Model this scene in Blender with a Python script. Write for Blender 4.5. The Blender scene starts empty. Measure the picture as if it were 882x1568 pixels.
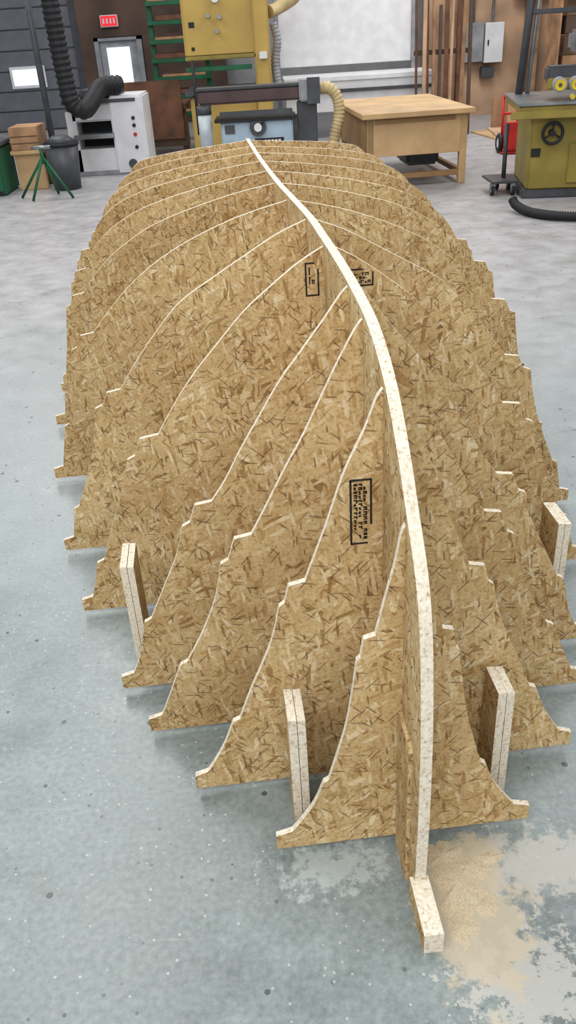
import bpy, bmesh, math, random
from mathutils import Vector, Matrix, noise as mnoise
random.seed(3)
sc=bpy.context.scene
sc.view_settings.view_transform='Standard'
sc.view_settings.look='None'
COL=bpy.context.collection

def lin(c): return tuple(((x/255)/12.92 if x/255<=.04045 else ((x/255+.055)/1.055)**2.4) for x in c)+(1,)

# ---------------------------------------------------------------- materials
class NT:
    def __init__(s,name,rough=.6,metal=0,spec=.4):
        s.m=bpy.data.materials.new(name); s.m.use_nodes=True
        s.n=s.m.node_tree.nodes; s.l=s.m.node_tree.links
        s.b=s.n['Principled BSDF']; s.b.inputs['Roughness'].default_value=rough
        s.b.inputs['Metallic'].default_value=metal
        s.b.inputs['Specular IOR Level'].default_value=spec
    def add(s,t,**k):
        n=s.n.new(t)
        for a,v in k.items(): setattr(n,a,v)
        return n
    def link(s,a,b): s.l.new(a,b)
    def ramp(s,fac,stops,interp='LINEAR'):
        r=s.add('ShaderNodeValToRGB'); r.color_ramp.interpolation=interp
        e=r.color_ramp.elements
        while len(e)<len(stops): e.new(.5)
        for x,(p,c) in zip(e,stops): x.position=p; x.color=c if len(c)==4 else lin(c)
        s.link(fac,r.inputs[0]); return r.outputs[0]
    def mix(s,fac,a,b,mode='MIX'):
        m=s.add('ShaderNodeMix',data_type='RGBA',blend_type=mode)
        for i,v in ((0,fac),(6,a),(7,b)):
            if hasattr(v,'links') or hasattr(v,'is_linked'): s.link(v,m.inputs[i])
            else: m.inputs[i].default_value=v
        return m.outputs[2]
    def math(s,op,a,b=0,clamp=False):
        m=s.add('ShaderNodeMath',operation=op,use_clamp=clamp)
        for i,v in ((0,a),(1,b)):
            if hasattr(v,'is_linked'): s.link(v,m.inputs[i])
            else: m.inputs[i].default_value=v
        return m.outputs[0]
    def noise(s,vec,scale,detail=3,rough=.5):
        n=s.add('ShaderNodeTexNoise'); n.inputs['Scale'].default_value=scale
        n.inputs['Detail'].default_value=detail; n.inputs['Roughness'].default_value=rough
        if vec: s.link(vec,n.inputs['Vector'])
        return n.outputs['Fac']
    def col(s,c):
        if hasattr(c,'is_linked'): s.link(c,s.b.inputs['Base Color'])
        else: s.b.inputs['Base Color'].default_value=c

def plain(name,rgb,rough=.5,metal=0,var=.12,scale=6):
    t=NT(name,rough,metal)
    tc=t.add('ShaderNodeTexCoord')
    n=t.noise(tc.outputs['Object'],scale,4)
    d=tuple(max(0,c*(1-var)) for c in rgb); l=tuple(min(255,c*(1+var)) for c in rgb)
    t.col(t.ramp(n,[(.3,d),(.7,l)])); return t.m

def osb():
    t=NT('osb_face',.7,0,.25)
    uv=t.add('ShaderNodeUVMap'); oi=t.add('ShaderNodeObjectInfo')
    off=t.add('ShaderNodeCombineXYZ'); 
    t.link(t.math('MULTIPLY',oi.outputs['Random'],37.),off.inputs[0]); t.link(t.math('MULTIPLY',oi.outputs['Random'],91.),off.inputs[1])
    ad=t.add('ShaderNodeVectorMath',operation='ADD'); t.link(uv.outputs[0],ad.inputs[0]); t.link(off.outputs[0],ad.inputs[1])
    base=ad.outputs[0]
    nz=t.add('ShaderNodeTexNoise',noise_dimensions='2D'); nz.inputs['Scale'].default_value=9; nz.inputs['Detail'].default_value=2; t.link(base,nz.inputs['Vector'])
    w=t.add('ShaderNodeVectorMath',operation='MULTIPLY_ADD'); w.inputs[1].default_value=(.010,.010,0)
    t.link(nz.outputs['Color'],w.inputs[0]); t.link(base,w.inputs[2]); vec=w.outputs[0]
    cur=None
    stops=[(0,(160,127,82)),(.06,(184,151,103)),(.2,(203,174,126)),(.5,(211,184,137)),(.8,(219,194,149)),(.93,(228,208,168)),(1,(236,220,188))]
    for i,(ang,sx,sy,th) in enumerate([(8,13,48,0),(67,12,60,.5),(125,15,64,.55),(155,19,70,.6),(37,12,75,.66),(96,20,95,.66),(-22,26,120,.66),(80,30,150,.7)]):
        mp=t.add('ShaderNodeMapping',vector_type='POINT'); mp.inputs['Rotation'].default_value=(0,0,math.radians(ang))
        mp.inputs['Location'].default_value=(i*3.7,i*5.1,0)
        mp2=t.add('ShaderNodeMapping'); mp2.inputs['Scale'].default_value=(sx,sy,1)
        t.link(vec,mp.inputs[0]); t.link(mp.outputs[0],mp2.inputs[0])
        v=t.add('ShaderNodeTexVoronoi',voronoi_dimensions='2D'); v.inputs['Scale'].default_value=1
        v.inputs['Randomness'].default_value=.85
        t.link(mp2.outputs[0],v.inputs['Vector'])
        sep=t.add('ShaderNodeSeparateColor'); t.link(v.outputs['Color'],sep.inputs[0])
        c=t.ramp(sep.outputs[0],stops)
        rim=t.math('GREATER_THAN',v.outputs['Distance'],.68)
        c=t.mix(t.math('MULTIPLY',rim,.16),c,lin((140,104,64)))
        if cur is None: cur=c
        else: cur=t.mix(t.math('GREATER_THAN',sep.outputs[1],th),cur,c)
    for ang,sx,sy,th in [(44,30,230,.96),(133,22,260,.955),(84,34,200,.97),(10,26,240,.965)]:
        mp=t.add('ShaderNodeMapping'); mp.inputs['Rotation'].default_value=(0,0,math.radians(ang))
        mp2=t.add('ShaderNodeMapping'); mp2.inputs['Scale'].default_value=(sx,sy,1)
        t.link(vec,mp.inputs[0]); t.link(mp.outputs[0],mp2.inputs[0])
        v=t.add('ShaderNodeTexVoronoi',voronoi_dimensions='2D'); v.inputs['Scale'].default_value=1; t.link(mp2.outputs[0],v.inputs['Vector'])
        sep=t.add('ShaderNodeSeparateColor'); t.link(v.outputs['Color'],sep.inputs[0])
        m=t.math('MULTIPLY',t.math('GREATER_THAN',sep.outputs[2],th),t.math('LESS_THAN',v.outputs['Distance'],.42))
        cur=t.mix(t.math('MULTIPLY',m,.62),cur,lin((96,66,42)))
    big=t.noise(base,2.5,2)
    cur=t.mix(1,cur,t.ramp(big,[(.3,(226,218,206)),(.7,(255,255,252))]),'MULTIPLY')
    fine=t.noise(base,130,3,.6)
    cur=t.mix(1,cur,t.ramp(fine,[(.33,(218,208,194)),(.48,(250,248,244)),(.6,(255,255,255))]),'MULTIPLY')
    t.col(cur)
    return t.m

def osb_edge():
    t=NT('osb_sawn_edge',.8,0,.2)
    g=t.add('ShaderNodeNewGeometry')
    n=t.noise(g.outputs['Position'],130,3,.6)
    t.col(t.ramp(n,[(.28,(168,142,108)),(.42,(214,202,180)),(.6,(230,221,203)),(.8,(240,234,222))]))
    return t.m

def concrete():
    t=NT('polished_concrete',.38,0,.5)
    g=t.add('ShaderNodeNewGeometry'); P=g.outputs['Position']
    n1=t.noise(P,.9,4,.6); n2=t.noise(P,5,7,.68); n3=t.noise(P,70,3,.6)
    c=t.ramp(n1,[(.35,(100,111,110)),(.5,(119,130,129)),(.65,(136,147,148))])
    c=t.mix(.5,c,t.ramp(n2,[(.34,(86,97,95)),(.5,(122,133,132)),(.66,(158,168,168))]))
    c=t.mix(.22,c,t.ramp(n3,[(.3,(70,79,77)),(.7,(184,190,188))]))
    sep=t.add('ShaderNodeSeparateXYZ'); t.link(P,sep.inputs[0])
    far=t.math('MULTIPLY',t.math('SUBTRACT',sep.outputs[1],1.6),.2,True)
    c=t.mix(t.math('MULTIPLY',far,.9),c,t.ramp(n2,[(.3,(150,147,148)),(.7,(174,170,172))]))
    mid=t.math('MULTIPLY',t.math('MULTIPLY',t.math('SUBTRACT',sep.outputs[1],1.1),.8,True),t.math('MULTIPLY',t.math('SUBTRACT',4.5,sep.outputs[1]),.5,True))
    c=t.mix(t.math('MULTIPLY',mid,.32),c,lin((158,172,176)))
    def spots(scale,rad,th,rgb,s):
        v=t.add('ShaderNodeTexVoronoi'); v.inputs['Scale'].default_value=scale; t.link(P,v.inputs['Vector'])
        sp=t.add('ShaderNodeSeparateColor'); t.link(v.outputs['Color'],sp.inputs[0])
        m=t.math('MULTIPLY',t.math('LESS_THAN',v.outputs['Distance'],rad),t.math('GREATER_THAN',sp.outputs[0],th))
        return t.mix(t.math('MULTIPLY',m,s),c,lin(rgb))
    c=spots(13,.10,.66,(50,54,52),.8)
    c=spots(30,.13,.75,(62,68,66),.6)
    c=spots(60,.18,.80,(200,204,202),.5)
    # scuffs / stains
    st=t.noise(P,2.3,6,.7)
    c=t.mix(t.math('MULTIPLY',t.math('SUBTRACT',st,.58),4,True),c,lin((104,112,108)))
    sc_=t.add('ShaderNodeMapping'); sc_.inputs['Rotation'].default_value=(0,0,.6); sc_.inputs['Scale'].default_value=(3,30,1); t.link(P,sc_.inputs[0])
    s2=t.noise(sc_.outputs[0],1,5,.7)
    c=t.mix(t.math('MULTIPLY',t.math('SUBTRACT',s2,.64),3.5,True),c,lin((178,184,182)))
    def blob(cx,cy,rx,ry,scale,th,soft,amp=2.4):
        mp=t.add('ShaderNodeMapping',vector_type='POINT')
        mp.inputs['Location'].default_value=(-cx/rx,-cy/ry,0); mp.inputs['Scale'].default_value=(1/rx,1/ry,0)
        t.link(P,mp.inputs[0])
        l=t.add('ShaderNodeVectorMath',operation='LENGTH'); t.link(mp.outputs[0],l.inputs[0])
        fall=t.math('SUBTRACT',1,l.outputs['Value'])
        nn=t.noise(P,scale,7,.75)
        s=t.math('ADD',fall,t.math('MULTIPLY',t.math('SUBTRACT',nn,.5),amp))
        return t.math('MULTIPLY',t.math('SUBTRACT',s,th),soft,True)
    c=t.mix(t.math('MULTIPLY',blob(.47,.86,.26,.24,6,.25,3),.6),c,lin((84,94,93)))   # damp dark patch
    c=t.mix(t.math('MULTIPLY',blob(.05,1.12,.26,.13,30,.50,4),.6),c,lin((184,192,192)))
    c=t.mix(t.math('MULTIPLY',blob(.40,.84,.24,.22,30,.45,6,3.4),.7),c,lin((190,188,180)))
    c=t.mix(t.math('MULTIPLY',blob(.50,1.10,.32,.12,26,.30,4,3),.65),c,lin((190,186,176)))
    c=t.mix(t.math('MULTIPLY',blob(.32,1.00,.14,.22,16,.15,4,2.4),.85),c,lin((186,174,150)))
    c=t.mix(t.math('MULTIPLY',blob(.36,.72,.10,.07,20,.2,6,3),.85),c,lin((184,174,152)))
    c=t.mix(t.math('MULTIPLY',blob(-.45,2.0,.35,.9,14,.55,2),.4),c,lin((180,190,192)))
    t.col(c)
    t.link(t.ramp(n2,[(.3,(.26,.26,.26,1)),(.7,(.5,.5,.5,1))]),t.b.inputs['Roughness'])
    return t.m

def sawdust():
    t=NT('sawdust',.95,0,.1); g=t.add('ShaderNodeNewGeometry')
    n=t.noise(g.outputs['Position'],300,3,.7)
    t.col(t.ramp(n,[(.3,(172,156,126)),(.55,(196,182,154)),(.75,(214,204,180))])); return t.m

def emis(name,rgb,st):
    t=NT(name); t.b.inputs['Base Color'].default_value=lin(rgb)
    t.b.inputs['Emission Color'].default_value=lin(rgb); t.b.inputs['Emission Strength'].default_value=st
    return t.m

M=dict(osb=osb(),edge=osb_edge(),floor=concrete(),dust=sawdust(),
 black=plain('black_rubber',(26,26,29),.6),stamp=plain('black_ink',(28,24,22),.8),
 white=plain('white_enamel',(214,214,216),.4,0,.04),grey=plain('grey_enamel',(140,142,146),.4),
 dgrey=plain('dark_grey_steel',(66,68,72),.45),blue=plain('pale_blue_enamel',(156,176,190),.4,0,.05),
 maroon=plain('maroon_brown_enamel',(76,58,58),.45),yellow=plain('mustard_enamel',(180,150,76),.45,0,.07,2),
 byellow=plain('bright_yellow_enamel',(205,180,40),.45),olive=plain('olive_mustard_enamel',(140,124,56),.5,0,.12,3),
 green=plain('green_paint',(14,84,54),.5),red=plain('red_paint',(180,34,30),.5),
 ply=plain('plywood',(182,150,108),.6,0,.10,3),plyd=plain('plywood_side',(140,108,72),.6,0,.1,3),
 wood1=plain('dark_lumber',(96,64,46),.7,0,.25,4),wood2=plain('light_lumber',(156,120,88),.7,0,.2,4),
 brown=plain('brown_wall_board',(84,66,56),.8,0,.2,1.5),tan=plain('tan_wall_board',(176,144,116),.8,0,.2,1.5),
 gdoor=plain('garage_door_steel',(100,103,110),.5,0,.05),wallw=plain('painted_wall',(176,176,178),.8,0,.05),
 hose=plain('tan_flex_hose',(188,168,124),.6),steel=plain('machined_steel',(140,144,146),.3,.7),
 exitw=emis('exit_sign_red',(225,40,50),.7),glass=emis('daylight_window',(225,238,250),1.3),
 screen=plain('clear_plastic',(180,190,195),.3))

# ---------------------------------------------------------------- mesh helpers
def uvmap(me):
    uv=me.uv_layers.new(name='UVMap')
    for p in me.polygons:
        n=p.normal; a=max(range(3),key=lambda i:abs(n[i]))
        for li in p.loop_indices:
            co=me.vertices[me.loops[li].vertex_index].co
            uv.data[li].uv={0:(co.y,co.z),1:(co.x,co.z),2:(co.x,co.y)}[a]
def obj(name,me,parent=None,loc=(0,0,0),rot=(0,0,0)):
    o=bpy.data.objects.new(name,me); COL.objects.link(o); o.location=loc; o.rotation_euler=rot
    if parent: o.parent=parent
    return o
def empty(name,loc=(0,0,0),rz=0):
    o=bpy.data.objects.new(name,None); COL.objects.link(o); o.location=loc; o.rotation_euler=(0,0,math.radians(rz)); o.empty_display_size=.1; return o
def box(name,parent,lo,hi,mat,bev=.006,rz=0,rot=None):
    c=[(a+b)/2 for a,b in zip(lo,hi)]; s=[abs(b-a) for a,b in zip(lo,hi)]
    bm=bmesh.new(); bmesh.ops.create_cube(bm,size=1); bmesh.ops.scale(bm,vec=s,verts=bm.verts)
    b=min(bev,min(s)*.3)
    if b>0: bmesh.ops.bevel(bm,geom=bm.edges[:],offset=b,segments=2,affect='EDGES')
    me=bpy.data.meshes.new(name); bm.to_mesh(me); bm.free(); me.materials.append(M[mat]); uvmap(me)
    return obj(name,me,parent,c,rot if rot else (0,0,math.radians(rz)))
def cyl(name,parent,p0,p1,r,mat,seg=24,r2=None):
    p0=Vector(p0);p1=Vector(p1);d=p1-p0
    bm=bmesh.new(); bmesh.ops.create_cone(bm,cap_ends=True,segments=seg,radius1=r,radius2=r if r2 is None else r2,depth=d.length)
    for f in bm.faces: f.smooth=len(f.verts)==4
    me=bpy.data.meshes.new(name); bm.to_mesh(me); bm.free(); me.materials.append(M[mat])
    o=obj(name,me,parent,(p0+p1)/2); o.rotation_euler=d.to_track_quat('Z','Y').to_euler(); return o
def tube(name,parent,pts,r,mat,ribs=0,seg=16):
    P=[Vector(p) for p in pts]; path=catm(P,10)
    if ribs:
        L=[0]
        for a,b in zip(path,path[1:]): L.append(L[-1]+(b-a).length)
        n=int(L[-1]/ribs)*4; out=[];j=0
        for k in range(n+1):
            t=L[-1]*k/n
            while j<len(L)-2 and L[j+1]<t: j+=1
            u=(t-L[j])/max(1e-9,L[j+1]-L[j]); out.append(path[j].lerp(path[j+1],u))
        path=out
    bm=bmesh.new(); rings=[]
    up=Vector((.13,.2,.97)).normalized()
    for k,p in enumerate(path):
        t=(path[min(k+1,len(path)-1)]-path[max(k-1,0)]).normalized()
        a=t.cross(up); 
        if a.length<.05: a=t.cross(Vector((1,0,0)))
        a.normalize(); b=t.cross(a)
        rr=r*(1+(.10 if k%4 in(1,2) else -.05)) if ribs else r
        rings.append([bm.verts.new(p+(a*math.cos(q)+b*math.sin(q))*rr) for q in [2*math.pi*i/seg for i in range(seg)]])
    for A,B in zip(rings,rings[1:]):
        for i in range(seg):
            f=bm.faces.new((A[i],A[(i+1)%seg],B[(i+1)%seg],B[i])); f.smooth=True
    bm.faces.new(rings[0]); bm.faces.new(rings[-1])
    bmesh.ops.recalc_face_normals(bm,faces=bm.faces[:])
    me=bpy.data.meshes.new(name); bm.to_mesh(me); bm.free(); me.materials.append(M[mat]); return obj(name,me,parent)
def catm(P,n=6):
    P=[Vector(p) for p in P]; out=[]
    for i in range(len(P)-1):
        a=P[max(i-1,0)];b=P[i];c=P[i+1];d=P[min(i+2,len(P)-1)]
        for k in range(n):
            t=k/n; out.append(.5*((2*b)+(c-a)*t+(2*a-5*b+4*c-d)*t*t+(3*b-a-3*c+d)*t**3))
    out.append(P[-1]); return out
def plate(name,parent,poly,axis,c0,c1,face='osb',edge='edge'):
    bm=bmesh.new()
    f=(lambda a,z,t:(a,t,z)) if axis=='y' else (lambda a,z,t:(t,a,z))
    A=[bm.verts.new(f(a,z,c0)) for a,z in poly]; B=[bm.verts.new(f(a,z,c1)) for a,z in poly]
    fa=bm.faces.new(A); fb=bm.faces.new(B[::-1])
    for i in range(len(A)):
        j=(i+1)%len(A); q=bm.faces.new((A[j],A[i],B[i],B[j])); q.material_index=1
    bmesh.ops.triangulate(bm,faces=[fa,fb],ngon_method='EAR_CLIP')
    bmesh.ops.recalc_face_normals(bm,faces=bm.faces[:])
    me=bpy.data.meshes.new(name); bm.to_mesh(me); bm.free(); me.materials.append(M[face]); me.materials.append(M[edge]); uvmap(me)
    return obj(name,me,parent)
def symplate(name,parent,half,d0,d1):
    """mirror-symmetric frame built from horizontal strips, sawn edges as own material"""
    bm=bmesh.new(); V={}
    for k,(a,z) in enumerate(half):
        for s in (-1,1):
            for q,d in ((0,d0),(1,d1)): V[k,s,q]=bm.verts.new((s*a,d,z))
    n=len(half)
    for k in range(n-1):
        bm.faces.new((V[k,-1,0],V[k+1,-1,0],V[k+1,1,0],V[k,1,0]))
        bm.faces.new((V[k,1,1],V[k+1,1,1],V[k+1,-1,1],V[k,-1,1]))
        for s in(-1,1):
            f=bm.faces.new((V[k,s,0],V[k,s,1],V[k+1,s,1],V[k+1,s,0])); f.material_index=1
    for k in (0,n-1):
        f=bm.faces.new((V[k,-1,0],V[k,1,0],V[k,1,1],V[k,-1,1])); f.material_index=1
    bmesh.ops.recalc_face_normals(bm,faces=bm.faces[:])
    me=bpy.data.meshes.new(name); bm.to_mesh(me); bm.free(); me.materials.append(M['osb']); me.materials.append(M['edge'])
    uv=me.uv_layers.new(name='UVMap')
    for p in me.polygons:
        for li in p.loop_indices:
            co=me.vertices[me.loops[li].vertex_index].co
            uv.data[li].uv=(co.x+co.y,co.z)
    return obj(name,me,parent)

# ---------------------------------------------------------------- boat building form
H=1.55; PSI=4.1
form=empty('boat_building_form',(.291,0,0),PSI)
T=.013; KT=.011
ST={
1:(1.18,[(.0,.81),(.015,.80),(.028,.73),(.042,.67),(.053,.62),(.062,.578)],[(.084,.572),(.090,.53)],[(.097,.522),(.106,.45),(.120,.36),(.140,.28),(.158,.215)],[(.169,.208),(.19,.15),(.22,.10),(.24,.072)],.275),
2:(1.37,[(0,.985),(.02,.965),(.045,.90),(.078,.83),(.10,.77),(.123,.70),(.145,.64),(.168,.578)],[(.202,.570),(.212,.53)],[(.224,.520),(.243,.44),(.27,.37),(.30,.30),(.328,.225)],[(.344,.218),(.37,.15),(.40,.095),(.415,.072)],.445),
3:(1.57,[(0,1.045),(.02,1.03),(.06,.96),(.10,.88),(.14,.80),(.18,.73),(.225,.645),(.263,.575)],[(.302,.568),(.32,.515)],[(.338,.505),(.36,.41),(.397,.32),(.443,.235)],[(.462,.225),(.50,.13),(.525,.072)],.56),
4:(1.74,[(0,1.06),(.02,1.05),(.065,.99),(.12,.92),(.167,.86),(.218,.78),(.268,.70),(.31,.625),(.347,.572)],[(.388,.566),(.405,.52)],[(.425,.51),(.448,.43),(.49,.34),(.535,.245)],[(.554,.235),(.58,.13),(.605,.072)],.64),
5:(2.11,[(0,1.06),(.02,1.052),(.08,1.018),(.15,.967),(.223,.908),(.297,.83),(.37,.75),(.43,.67),(.483,.588)],[(.535,.580),(.556,.53)],[(.578,.52),(.61,.42),(.65,.32),(.695,.20)],[(.717,.19),(.735,.12),(.75,.072)],.785),
6:(2.47,[(0,1.055),(.025,1.045),(.10,1.015),(.19,.965),(.295,.905),(.40,.84),(.49,.745),(.56,.66),(.61,.588)],[(.656,.58),(.675,.54)],[(.700,.53),(.725,.41),(.76,.31),(.81,.19)],[(.828,.18),(.84,.12),(.85,.072)],.885),
7:(3.02,[(0,1.015),(.02,1.005),(.12,.982),(.23,.95),(.375,.893),(.50,.825),(.60,.75),(.69,.662),(.745,.60)],[(.795,.592),(.815,.55)],[(.838,.54),(.865,.37),(.90,.25)],[(.918,.24),(.94,.14),(.955,.072)],.995),
8:(3.55,[(0,.985),(.02,.978),(.16,.955),(.35,.908),(.52,.852),(.66,.775),(.765,.69),(.835,.605)],[(.885,.597),(.90,.56)],[(.92,.55),(.945,.40),(.975,.26)],[(.99,.25),(1.0,.15),(1.015,.072)],1.06),
}
P8=ST[8]
H13=[(0,.925),(.02,.92),(.20,.905),(.40,.89),(.57,.868),(.68,.84),(.735,.77),(.76,.62)]
for k,d in enumerate([3.95,4.35,4.75,5.12,5.5]):
    t=(k+1)/5
    h=[((p[0]*(1-t)+q[0]*t)*(1+.11*math.sin(math.pi*t)),p[1]*(1-t)+q[1]*t) for p,q in zip(P8[1],H13)]
    w=h[-1][0]; z=h[-1][1]
    ST[9+k]=(d,h,[(w+.045,z-.008),(w+.06,z-.05)],[(w+.075,z-.06),(w+.10,z-.22),(w+.13,z-.36)],[(w+.145,z-.37),(w+.16,.14),(w+.17,.07)],w+.215)
def v2(l): return [Vector((a,b,0)) for a,b in l]
for i,(d,hull,s1,s2,s3,fw) in ST.items():
    half=[(p.x,p.y) for p in catm(v2(hull),5)][1:]
    half+=s1
    half+=[(p.x,p.y) for p in catm(v2(s2),4)]
    half+=[(p.x,p.y) for p in catm(v2(s3),4)]
    half+=[(fw,.062),(fw,.022)]
    symplate('station_mold_%d'%i,form,half,d,d+T)
kc=[(1.045,0),(1.035,.10),(1.03,.25),(1.032,.40),(1.042,.53),(1.062,.65),(1.10,.745),(1.18,.835),(1.27,.925),(1.37,.995),(1.50,1.042),(1.65,1.06),(1.90,1.068),(2.2,1.066),(2.47,1.06),(3.02,1.025),(3.55,.992),(4.35,.958),(5.0,.94),(5.52,.93)]
top=[(p.x,p.y) for p in catm(v2(kc),5)]
poly=top+[(5.52,.0),(2.5,0)]
plate('keel_plate',form,poly,'x',-KT,KT)
plate('stem_toe_block',form,[(.925,0),(.925,.055),(1.05,.058),(1.05,0)],'x',-.019,.019)
plate('stem_cleat',form,[(1.085,0),(1.085,.37),(1.10,.385),(1.178,.385),(1.178,0)],'x',-KT-.008,-KT,'osb','osb')
def post(n,w,d0,d1,h):
    plate('floor_post_%d'%n,form,[(d0,0),(d0,h),(d1,h),(d1,0)],'x',w-.018,w)
    plate('floor_post_%d_ply'%n,form,[(d0,0),(d0,h-.002),(d1,h-.002),(d1,0)],'x',w+.0012,w+.018)
post(1,-.212,1.245,1.34,.325); post(2,.235,1.27,1.355,.31)
post(3,-.595,1.87,1.99,.325); post(4,.60,1.87,1.99,.32)
def stamp(n,w,z,d,sw,sh,ang=90,frame=True):
    bm=bmesh.new(); r=random.Random(n)
    def q(x0,y0,x1,y1):
        vs=[bm.verts.new((x,0,y)) for x,y in((x0,y0),(x1,y0),(x1,y1),(x0,y1))]; bm.faces.new(vs)
    t=.0038
    if frame: q(0,0,sw,t);q(0,sh-t,sw*.7,sh);q(0,0,t,sh);q(sw-t,0,sw,sh*.8)
    rows=3
    for k in range(rows):
        y=t*2+(sh-4*t)*k/rows; hh=(sh-4*t)/rows*.78; x=t*2.5
        while x<sw-t*4:
            ww=r.uniform(.004,.009)
            if r.random()<.85:
                y1=y+hh*r.choice((1,1,.6)); q(x,y,x+.003,y1); q(x,y1-.0026,x+ww,y1)
                if r.random()<.5: q(x+ww-.0026,y,x+ww,y1)
            x+=ww+.0025
    me=bpy.data.meshes.new('grade_stamp_%d'%n); bm.to_mesh(me); bm.free(); me.materials.append(M['stamp'])
    return obj('grade_stamp_%d'%n,me,form,(w,d-.0012,z),(0,math.radians(ang),0))
stamp(1,-.075,.80,1.37,.145,.043,90); stamp(2,-.06,.935,2.11,.035,.085,0); stamp(3,.025,.95,2.11,.09,.045,0); stamp(4,.872,.21,3.02,.12,.065,-80)
plate('ink_mark',form,[(.034,.70),(.060,.712),(.064,.70),(.058,.694),(.036,.692)],'y',1.3685,1.3695,'stamp','stamp')

# sawdust mounds beside the stem foot
def mound(cx,cy,rx,ry,h,seed):
    bm=bmesh.new(); N=64;K=14
    c=bm.verts.new((0,0,h)); prev=None
    for k in range(1,K+1):
        ring=[]
        for i in range(N):
            a=2*math.pi*i/N; u=k/K
            e=1+.5*mnoise.noise(Vector((math.cos(a)*1.7+seed,math.sin(a)*1.7,0)))+.3*mnoise.noise(Vector((math.cos(a)*6,math.sin(a)*6+seed,1)))+.15*mnoise.noise(Vector((math.cos(a)*15,math.sin(a)*15+seed,1)))
            x=rx*u*e*math.cos(a); y=ry*u*e*math.sin(a)
            z=h*(math.cos(u*math.pi)*.5+.5)*(1+.5*mnoise.noise(Vector((x*40,y*40,seed))))
            ring.append(bm.verts.new((x,y,max(z,0) if k<K else -.001)))
        for i in range(N):
            j=(i+1)%N
            f=bm.faces.new((c,ring[i],ring[j])) if prev is None else bm.faces.new((prev[i],ring[i],ring[j],prev[j]))
            f.smooth=True
        prev=ring
    bmesh.ops.recalc_face_normals(bm,faces=bm.faces[:])
    me=bpy.data.meshes.new('mound'); bm.to_mesh(me); bm.free(); me.materials.append(M['dust'])
    return me
sd=empty('sawdust_pile',(0,0,0))
for x,y,rx,ry,h,s in [(.30,1.06,.055,.09,.009,1),(.285,1.13,.035,.04,.006,4),(.33,1.10,.045,.03,.005,7),(.345,.725,.03,.014,.004,9),(.38,1.12,.03,.018,.004,12),(.29,.97,.03,.04,.005,15),(.40,.74,.025,.012,.003,19),(.345,1.01,.03,.03,.004,22)]:
    obj('mound',mound(0,0,rx,ry,h,s),sd,(x,y,0))

# ---------------------------------------------------------------- room
def slab(name,lo,hi,mat): return box(name,None,lo,hi,mat,0)
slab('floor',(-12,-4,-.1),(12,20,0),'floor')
slab('wall_back',(-12,17,0),(12,17.2,4.5),'wallw')
slab('wall_left',(-9.2,-4,0),(-9,17,4.5),'wallw')
slab('wall_right',(9,-4,0),(9.2,17,4.5),'wallw')
g=empty('garage_door',(0,16.97,0))
for k in range(9):
    box('panel_%d'%k,g,(-7.5,-.06,.02+k*.32),(-3.25,0,.325+k*.32),'gdoor',.012)
for x0 in (-6.6,-5.4,-4.42,):
    box('window_frame',g,(x0-.05,-.09,.70),(x0+.58,-.05,1.05),'white'); box('window_pane',g,(x0,-.10,.75),(x0+.53,-.085,1.0),'glass',0)
box('track',g,(-3.25,-.12,0),(-3.12,.0,3.5),'dgrey')
slab('trim_1',(-3.1,16.7,1.42),(-.6,16.95,4.3),'brown'); slab('trim_2',(-3.1,16.7,0),(-2.87,16.95,1.42),'brown'); slab('trim_3',(-2.02,16.7,0),(-.6,16.95,1.42),'brown')
d=empty('door_1',(0,16.7,0))
box('frame_left',d,(-2.86,-.05,0),(-2.78,.2,1.41),'grey'); box('frame_right',d,(-2.12,-.05,0),(-2.03,.2,1.41),'grey'); box('frame_head',d,(-2.86,-.05,1.36),(-2.03,.2,1.41),'grey')
box('leaf',d,(-2.78,.02,0),(-2.12,.06,1.36),'grey'); box('pane',d,(-2.66,.0,.70),(-2.26,.015,1.26),'glass',0); box('handle',d,(-2.2,-.03,.55),(-2.16,.02,.62),'steel')
e=empty('exit_sign',(-2.54,16.66,1.66)); box('housing',e,(-.15,-.05,-.09),(.15,.03,.09),'white'); box('face',e,(-.135,-.06,-.075),(.135,-.05,.075),'exitw',0)
for k,x in enumerate((-.09,-.03,.03,.09)): box('letter_%d'%k,e,(x-.014,-.066,-.04),(x+.014,-.061,.04),'white',0)

r=empty('lumber_rack',(-1.25,14,0))
for x in (-.33,.45): box('upright',r,(x,-.05,0),(x+.07,.05,3),'green')
for k in range(9):
    z=.35+k*.24
    box('arm_%d'%k,r,(-.33,-.12,z),(.52,-.04,z+.055),'green')
    box('board_%d'%k,r,(-.3+.05*(k%3),-.1,z+.055),(.44,.35,z+.09+.03*(k%2)),'wood1' if k%2 else 'wood2')
c=empty('wooden_cart',(-1.78,13,0))
box('deck',c,(-.45,-.5,.55),(.75,.4,.62),'wood1'); box('side',c,(-.45,-.5,.1),(.75,-.45,.5),'brown')
for x in(-.42,.65): box('leg',c,(x,-.45,0),(x+.08,-.38,.6),'wood1')
box('leaning_board',c,(-.35,-.56,.2),(.7,-.53,.92),'wood1',.004)
for k in range(5): box('offcut_%d'%k,c,(-.4+k*.2,-.3,.62),(-.25+k*.2,.3,.66+.03*(k%3)),('wood2','brown','wood1')[k%3],.004,5*k)

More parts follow.
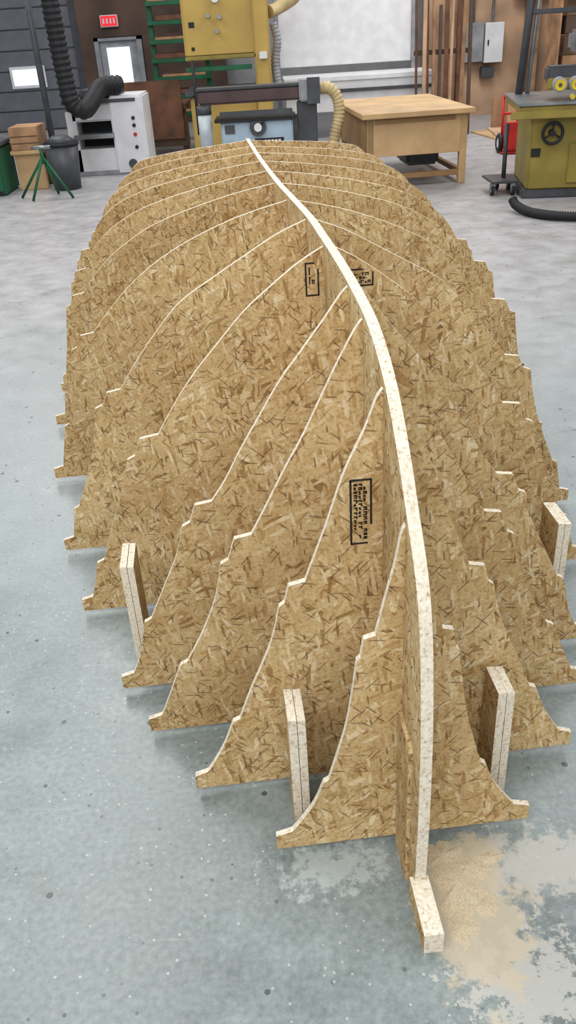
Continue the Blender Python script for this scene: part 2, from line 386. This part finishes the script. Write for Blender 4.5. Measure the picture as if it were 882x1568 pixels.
y=empty('wide_belt_sander',(0,12,0))
box('head',y,(-.93,-.1,1.17),(.0,.9,2.5),'yellow',.03); box('head_lip',y,(-.93,-.14,1.14),(-.05,.9,1.19),'olive',.01)
box('column',y,(-.06,-.15,.0),(.14,.8,2.5),'yellow',.02)
box('base',y,(-.93,0,0),(-.05,.8,.72),'yellow',.02)
box('table',y,(-.98,-.1,.74),(-.02,.85,.80),'dgrey'); box('feed_arm',y,(-.93,-.2,1.02),(-.1,-.1,1.07),'green')
for x,z in((-.60,1.62),(-.46,1.60),(-.50,1.45)): cyl('knob',y,(x,-.1,z),(x,-.15,z),.025,'steel')
cyl('gauge',y,(-.5,-.1,1.8),(-.5,-.14,1.8),.05,'white'); box('label',y,(-.85,-.105,1.5),(-.78,-.1,1.56),'black',0); box('label_2',y,(-.84,-.105,1.25),(-.80,-.1,1.29),'black',0)
cyl('rod',y,(-.84,-.2,.3),(-.84,-.2,1.15),.02,'black'); box('switch_box',y,(.0,-.2,1.12),(.1,-.15,1.20),'white')
tube('drop_duct',y,[(.62,.3,2.6),(.6,.3,2.0),(.5,.25,1.78),(.28,.2,1.66),(.16,.1,1.62)],.075,'hose')
tube('flex_duct',y,[(.2,.1,1.5),(.24,.1,1.3),(.2,.1,1.05),(.22,.1,.8)],.05,'grey',.04)

w=empty('white_panel_machine',(0,14,0))
box('panel',w,(.30,.0,.90),(2.25,.06,3.2),'white'); box('frame_right',w,(2.25,-.05,.2),(2.33,.1,3.2),'grey')
box('frame_left',w,(.24,-.05,.2),(.30,.1,3.2),'grey')
box('bed',w,(.32,-.9,.74),(2.45,.0,.80),'white'); box('bed_front',w,(.34,-.88,.35),(2.42,-.80,.74),'white'); box('bed_rail',w,(.34,-.93,.60),(2.42,-.88,.64),'dgrey')
for x in(.4,2.3): box('leg',w,(x,-.85,0),(x+.1,-.75,.4),'dgrey')

l=empty('vertical_lumber_stack',(2.5,12.8,0))
rr=random.Random(8)
box('back_rail',l,(-.38,.12,1.0),(.42,.15,1.06),'brown')
for k in range(10):
    x=-.38+k*.077; h=rr.uniform(1.5,2.8); yy=rr.uniform(-.16,.02); wd=rr.uniform(.03,.065)
    box('board_%d'%k,l,(x,yy,0),(x+wd,yy+.03,h),('wood1','tan','wood1','wood2','brown')[k%5],.004,rot=(rr.uniform(-.02,.0),rr.uniform(-.022,.022),rr.uniform(-.3,.3)))
slab('wall_partition',(2.6,15,0),(9,15.15,4.5),'tan')
el=empty('electrical_panel',(3.52,14.98,0))
box('cabinet',el,(-.30,-.16,.78),(.0,0,1.32),'grey'); box('cabinet_door',el,(.02,-.18,.76),(.31,0,1.31),'white'); box('latch',el,(.06,-.2,1.0),(.08,-.18,1.08),'black')
for x in(-.15,.15): cyl('conduit',el,(x,-.06,1.3),(x,-.06,3),.02,'steel')
box('lower_box',el,(.0,-.14,.55),(.2,0,.7),'dgrey')
tp=empty('timber_posts',(0,14.9,0))
for x,m in((2.95,'wood2'),(3.1,'wood1')): box('post',tp,(x,-.15,0),(x+.07,-.04,3),m)
tp=empty('timber_posts',(0,14.9,0))
for x,m in((4.15,'wood1'),(4.3,'wood2'),(4.7,'wood1')): box('post',tp,(x,-.15,0),(x+.07,-.04,3),m)
box('header',tp,(3.95,-.12,1.62),(5.4,-.02,1.75),'wood1')
pl=empty('plywood_sheets',(3.35,12.4,0))
box('sheet_1',pl,(-.35,-.5,.0),(.75,.5,.02),'ply',.002,8); box('sheet_2',pl,(-.2,-.4,.021),(.7,.5,.04),'tan',.002,-6)
box('leaning_sheet',pl,(-.1,.5,.02),(.9,.54,.42),'wood2',.002)
box('leaning_sheet_2',pl,(.1,.44,.02),(.6,.47,.34),'ply',.002)
sh=empty('shelving_unit',(4.9,13.8,0))
for k in range(4):
    box('shelf_%d'%k,sh,(-.6,-.3,.2+k*.45),(.9,.3,.23+k*.45),'wood1')
    for j in range(4): box('bin_%d_%d'%(k,j),sh,(-.5+j*.33,-.2,.232+k*.45),(-.25+j*.33,.15,.232+k*.45+.12+.05*((j+k)%3)),('dgrey','wood2','brown','grey')[(j+k)%4])
for x in(-.62,.88): box('side',sh,(x,-.3,0),(x+.03,.3,1.9),'wood2')

b=empty('workbench',(1.45,9.75,0),4)
box('top',b,(-.56,-.92,.655),(.56,.92,.70),'ply',.004)
box('front_panel',b,(-.50,-.84,.30),(.44,-.815,.655),'ply',.003); box('side_panel_left',b,(-.50,-.815,.30),(-.475,.84,.655),'plyd',.003)
box('side_panel_right',b,(.44,-.815,.45),(.46,.84,.655),'plyd',.003); box('shelf',b,(-.47,-.81,.30),(.44,.84,.33),'plyd',.003)
box('drawer_rail',b,(-.42,-.85,.60),(.38,-.84,.64),'plyd',.002)
for i,(x,yy) in enumerate(((-.5,-.84),(.44,-.84),(-.5,.77),(.44,.77))): box('leg_%d'%i,b,(x,yy,0),(x+.07,yy+.07,.655),'ply',.004)
box('stretcher',b,(-.45,-.82,.08),(.45,-.77,.13),'plyd',.003); box('stretcher_2',b,(.45,-.8,.08),(.50,.8,.13),'plyd',.003)
box('stored_motor',b,(.0,-.4,.131),(.35,.1,.28),'dgrey',.03)

s=empty('drum_sander',(0,9.5,0))
box('arm',s,(-.66,-.08,.82),(.40,.12,.96),'maroon',.02); box('arm_cover',s,(-.67,-.1,.95),(.39,.14,.975),'dgrey',.01)
box('head_end',s,(.38,-.12,.80),(.58,.18,1.0),'grey',.015); box('head_plate',s,(.46,-.13,.78),(.59,-.12,1.02),'dgrey',0)
box('motor_post',s,(.36,-.05,.0),(.56,.2,.80),'dgrey',.01)
box('base',s,(-.44,-.15,.40),(.30,.25,.66),'blue',.015); box('table',s,(-.50,-.2,.66),(.34,.3,.685),'black',.005); box('table_rail',s,(-.44,-.22,.71),(.30,-.18,.76),'dgrey',.005)
cyl('dial',s,(-.06,-.15,.60),(-.06,-.19,.60),.085,'dgrey',32); cyl('dial_hub',s,(-.06,-.19,.60),(-.06,-.22,.60),.04,'white')
cyl('crank',s,(-.06,-.21,.6),(-.0,-.21,.65),.008,'black')
box('nameplate',s,(-.1,-.16,.43),(.20,-.151,.49),'black',0)
for k in range(5): box('nameplate_letter_%d'%k,s,(.0+k*.036,-.163,.445),(.024+k*.036,-.161,.475),'white',0)
box('control',s,(-.40,-.16,.55),(-.30,-.15,.63),'dgrey',0)
for x in(-.42,.24): box('leg',s,(x,-.1,0),(x+.05,-.05,.4),'dgrey')
for x in(-.42,.24): box('leg',s,(x,.15,0),(x+.05,.2,.4),'dgrey')
cyl('collector_bottle',s,(-.60,-.1,.42),(-.60,-.1,.74),.07,'screen'); cyl('bottle_cap',s,(-.60,-.1,.74),(-.60,-.1,.82),.075,'dgrey'); cyl('bottle_stand',s,(-.60,-.1,0),(-.60,-.1,.42),.03,'black')
tube('dust_hose',s,[(.56,0,.90),(.68,0,.91),(.77,0,.82),(.79,0,.65),(.74,0,.45),(.70,0,.2)],.055,'hose',.035)

p=empty('planer',(0,11,0))
box('left_pedestal',p,(-2.36,0,0),(-2.24,.7,.72),'white'); box('top_beam',p,(-2.30,0,.60),(-1.80,.7,.80),'white',.02); box('bottom_beam',p,(-2.30,0,.0),(-1.80,.7,.30),'white')
box('sill',p,(-2.36,-.03,.0),(-1.35,.72,.05),'grey'); box('bed',p,(-2.28,-.1,.42),(-1.80,.7,.47),'steel'); box('throat',p,(-2.24,.3,.3),(-1.8,.65,.6),'black')
box('right_cabinet',p,(-1.82,-.04,.0),(-1.42,.7,.86),'white',.02); box('top_ledge',p,(-2.38,-.06,.80),(-1.50,.4,.835),'dgrey',.005); box('hood',p,(-2.2,.1,.835),(-1.7,.6,.93),'dgrey',.03)
for z,m in((.62,'black'),(.54,'black'),(.44,'red'),(.30,'black')): cyl('button',p,(-1.55,-.04,z),(-1.55,-.06,z),.02,m)
cyl('flange',p,(-1.62,-.04,.12),(-1.62,-.08,.12),.05,'dgrey')
du=empty('dust_collection_duct',(0,10.3,0))
tube('flex_duct',du,[(-2.16,0,2.6),(-2.16,0,1.7),(-2.14,0,1.1),(-2.11,0,.86),(-2.0,.05,.78),(-1.93,.3,.86),(-1.86,.6,.97),(-1.65,.75,.98)],.09,'black',.06)
cyl('support_pole',du,(-2.42,.1,.0),(-2.42,.1,2.6),.035,'dgrey')
tc=empty('trash_can',(-2.28,10.14,0)); cyl('body',tc,(0,0,0),(0,0,.46),.15,'dgrey',32,.19); cyl('rim',tc,(0,0,.46),(0,0,.49),.2,'black',32); cyl('lid',tc,(0,0,.49),(0,0,.56),.19,'dgrey',32,.08)
rs=empty('roller_stand',(-2.37,9.58,0))
for x,yy in((-.32,.08),(.28,-.12),(.05,.22),(-.14,-.18)): cyl('leg',rs,(0,0,.42),(x,yy,.01),.014,'green')
cyl('post',rs,(0,0,.35),(0,0,.50),.02,'green'); cyl('roller',rs,(-.10,0,.51),(.10,0,.51),.02,'steel'); 
wc=empty('wooden_crate',(-2.68,10.42,0))
box('front',wc,(-.16,-.2,.0),(.16,-.17,.38),'ply'); box('upper',wc,(-.17,-.22,.42),(.15,.2,.66),'wood2'); box('shelf',wc,(-.19,-.25,.38),(.17,.22,.42),'ply'); box('back',wc,(-.16,.17,0),(.16,.2,.38),'plyd')
for x,yy in((-.16,-.17),(.13,-.17),(-.16,.14),(.13,.14)): box('corner_post',wc,(x,yy,.0),(x+.03,yy+.03,.45),'ply')
for z in (.49,.56): box('slat_gap',wc,(-.16,-.224,z),(.14,-.219,z+.01),'wood1',0)
gm=empty('green_cabinet',(-3.2,10.2,0)); box('base',gm,(-.45,-.3,0),(.28,.3,.50),'green',.02); box('top',gm,(-.47,-.33,.50),(.30,.33,.54),'dgrey',.01); box('drawer',gm,(-.1,-.315,.30),(.24,-.30,.46),'green',.006); box('drawer_pull',gm,(.02,-.33,.37),(.12,-.315,.39),'steel',.002); box('toe_kick',gm,(-.4,-.305,.0),(.25,-.30,.05),'black',0)
for x,h,m in((.06,.16,'white'),(.13,.10,'red'),(.19,.13,'dgrey'),(-.05,.18,'screen'),(-.02,.09,'byellow')): cyl('bottle',gm,(x,.05,.54),(x,.05,.54+h),.026,m); cyl('bottle_cap',gm,(x,.05,.54+h),(x,.05,.565+h),.014,'black')

ts=empty('spindle_shaper',(2.82,8.35,0),-8)
box('cabinet',ts,(-.40,-.42,.06),(.6,.45,.70),'olive',.02); box('plinth',ts,(-.44,-.46,.0),(.64,.5,.07),'dgrey',.01)
box('table',ts,(-.52,-.55,.72),(.75,.55,.78),'olive',.01); box('table_top',ts,(-.54,-.57,.78),(.78,.57,.80),'steel',.004)
box('fence_rail',ts,(-.60,-.60,.68),(.8,-.57,.74),'olive',.004); box('rail_lower',ts,(-.02,-.60,.60),(.8,-.57,.63),'green',.004)
def torus(name,parent,c,R,r,mat,axis='y'):
    bm=bmesh.new(); A=[]
    for i in range(32):
        a=2*math.pi*i/32; ring=[]
        for j in range(10):
            q=2*math.pi*j/10; rr_=R+r*math.cos(q)
            v=(rr_*math.cos(a),r*math.sin(q),rr_*math.sin(a)) if axis=='y' else (r*math.sin(q),rr_*math.cos(a),rr_*math.sin(a))
            ring.append(bm.verts.new(v))
        A.append(ring)
    for i in range(32):
        for j in range(10):
            f=bm.faces.new((A[i][j],A[(i+1)%32][j],A[(i+1)%32][(j+1)%10],A[i][(j+1)%10])); f.smooth=True
    bmesh.ops.recalc_face_normals(bm,faces=bm.faces[:])
    me=bpy.data.meshes.new(name); bm.to_mesh(me); bm.free(); me.materials.append(M[mat]); return obj(name,me,parent,c)
torus('handwheel_rim',ts,(-.22,-.50,.55),.085,.014,'black'); cyl('handwheel_hub',ts,(-.22,-.42,.55),(-.22,-.52,.55),.025,'black')
for a in(90,210,330):
    q=math.radians(a); cyl('spoke',ts,(-.22,-.5,.55),(-.22+.085*math.cos(q),-.5,.55+.085*math.sin(q)),.008,'black')
box('access_door',ts,(-.05,-.44,.12),(.5,-.42,.45),'olive',.006); box('slot',ts,(-.38,-.43,.35),(-.3,-.42,.42),'black',0)
cyl('feeder_column',ts,(.15,.25,.8),(.15,.25,1.7),.035,'dgrey'); cyl('feeder_arm',ts,(.15,.25,1.35),(.0,-.2,1.2),.03,'steel')
box('feeder_body',ts,(-.28,-.3,.93),(.4,-.1,1.06),'dgrey',.02); cyl('feeder_motor',ts,(.15,-.2,1.06),(.15,-.2,1.34),.09,'grey'); cyl('motor_cap',ts,(.15,-.2,1.34),(.15,-.2,1.39),.075,'dgrey')
box('feeder_cover',ts,(-.28,-.33,.88),(.4,-.3,.97),'olive',.01)
for x in(-.18,-.04,.10,.24): cyl('roller',ts,(x,-.40,.92),(x,-.1,.92),.06,'grey'); cyl('roller_hub',ts,(x,-.41,.92),(x,-.40,.92),.045,'byellow'); cyl('roller_axle',ts,(x,-.42,.92),(x,-.41,.92),.015,'dgrey')
box('gearbox',ts,(-.05,-.05,1.15),(.35,.2,1.32),'steel',.03)
cyl('stop_knob',ts,(-.10,-.56,.84),(-.10,-.60,.84),.02,'byellow')
cyl('upright_pole',ts,(-.42,.4,.8),(-.32,.45,2.3),.035,'dgrey'); cyl('upright_pole_2',ts,(-.34,.4,.8),(-.26,.45,2.3),.02,'steel')
box('crossbar',ts,(-.35,.38,1.45),(.7,.43,1.49),'dgrey')
cyl('dust_motor',ts,(.2,.4,1.5),(.45,.4,1.5),.09,'grey'); cyl('dust_motor_cap',ts,(.14,.4,1.5),(.2,.4,1.5),.07,'dgrey')
cs=empty('wheeled_stand',(2.23,8.35,0))
for x,yy in((-.12,-.15),(.06,-.2),(.0,.15),(.10,.1)):
    cyl('caster_wheel',cs,(x-.012,yy,.045),(x+.012,yy,.045),.045,'black'); cyl('caster_hub',cs,(x-.015,yy,.045),(x+.015,yy,.045),.02,'steel'); box('caster_fork',cs,(x-.02,yy-.02,.06),(x+.02,yy+.02,.11),'steel')
box('frame',cs,(-.14,-.22,.11),(.12,.2,.13),'dgrey'); cyl('post',cs,(.02,0,.13),(.02,0,.60),.02,'dgrey')
ht=empty('hand_truck',(2.96,10.8,0))
for x in(-.13,.13): torus('tire',ht,(x,0,.11),.08,.03,'black','x'); cyl('wheel_hub',ht,(x-.02,0,.11),(x+.02,0,.11),.055,'white')
for x in(-.09,.09): cyl('rail',ht,(x,.02,.1),(x,.12,.62),.018,'red')
for z in(.25,.42,.60): cyl('rung',ht,(-.09,.03+z*.1,z),(.09,.03+z*.1,z),.015,'red')
box('toe_plate',ht,(-.14,-.2,.01),(.14,.02,.025),'red',.002); cyl('axle',ht,(-.13,0,.11),(.13,0,.11),.012,'dgrey')
box('cargo_box',ht,(-.11,-.18,.03),(.11,-.03,.34),'red',.02)
vh=empty('vacuum_hose',(0,0,0)); tube('hose',vh,[(2.10,7.45,.10),(2.12,7.38,.06),(2.18,7.2,.04),(2.3,7.02,.04),(2.5,6.9,.04),(2.62,6.88,.04)],.035,'black',.02)
sv=empty('shop_vacuum',(2.86,7.12,0)); cyl('canister',sv,(0,0,.02),(0,0,.3),.19,'byellow',32); cyl('band',sv,(0,0,.10),(0,0,.13),.195,'black',32); cyl('head',sv,(0,0,.3),(0,0,.42),.18,'black',32,.12)
# ---------------------------------------------------------------- lights
def area(name,loc,rot,sx,sy,e,col=(1,1,1)):
    L=bpy.data.lights.new(name,'AREA'); L.shape='RECTANGLE'; L.size=sx; L.size_y=sy; L.energy=e; L.color=col
    o=bpy.data.objects.new(name,L); COL.objects.link(o); o.location=loc; o.rotation_euler=[math.radians(a) for a in rot]; return o
area('ceiling_light_1',(-1.6,4.8,4.3),(0,0,0),.8,5,150,(1,.99,.98))
area('ceiling_light_2',(2.6,4.5,4.3),(0,0,0),.8,5,85,(1,.99,.98))
area('ceiling_light_3',(-3,11,4.3),(0,0,0),2,3,110,(1,.99,.98))
area('ceiling_light_4',(2.6,11.5,4.3),(0,0,0),2,3,160,(1,.99,.98))
area('front_fill_light',(-.8,-1.6,3.9),(38,0,-10),4,1.5,150,(1,.99,.98))  # added fill behind the camera, brightens the frame faces turned towards it
W=bpy.data.worlds.new('World'); sc.world=W; W.use_nodes=True
W.node_tree.nodes['Background'].inputs[0].default_value=(.94,.97,1,1); W.node_tree.nodes['Background'].inputs[1].default_value=.8

# ---------------------------------------------------------------- camera
cam=bpy.data.cameras.new('camera'); co=bpy.data.objects.new('camera',cam); COL.objects.link(co); sc.camera=co
cam.sensor_fit='VERTICAL'; cam.sensor_height=36; cam.lens=36*2084/2576; cam.clip_start=.05
th,ro=math.radians(30.8),math.radians(3.6); c_,s_=math.cos(ro),math.sin(ro)
r0=Vector((1,0,0)); u0=Vector((0,math.sin(th),math.cos(th))); fw=Vector((0,math.cos(th),-math.sin(th)))
R=r0*c_-u0*s_; U=r0*s_+u0*c_
m=Matrix((R,U,-fw)).transposed().to_4x4(); m.translation=Vector((0,0,H)); co.matrix_world=m
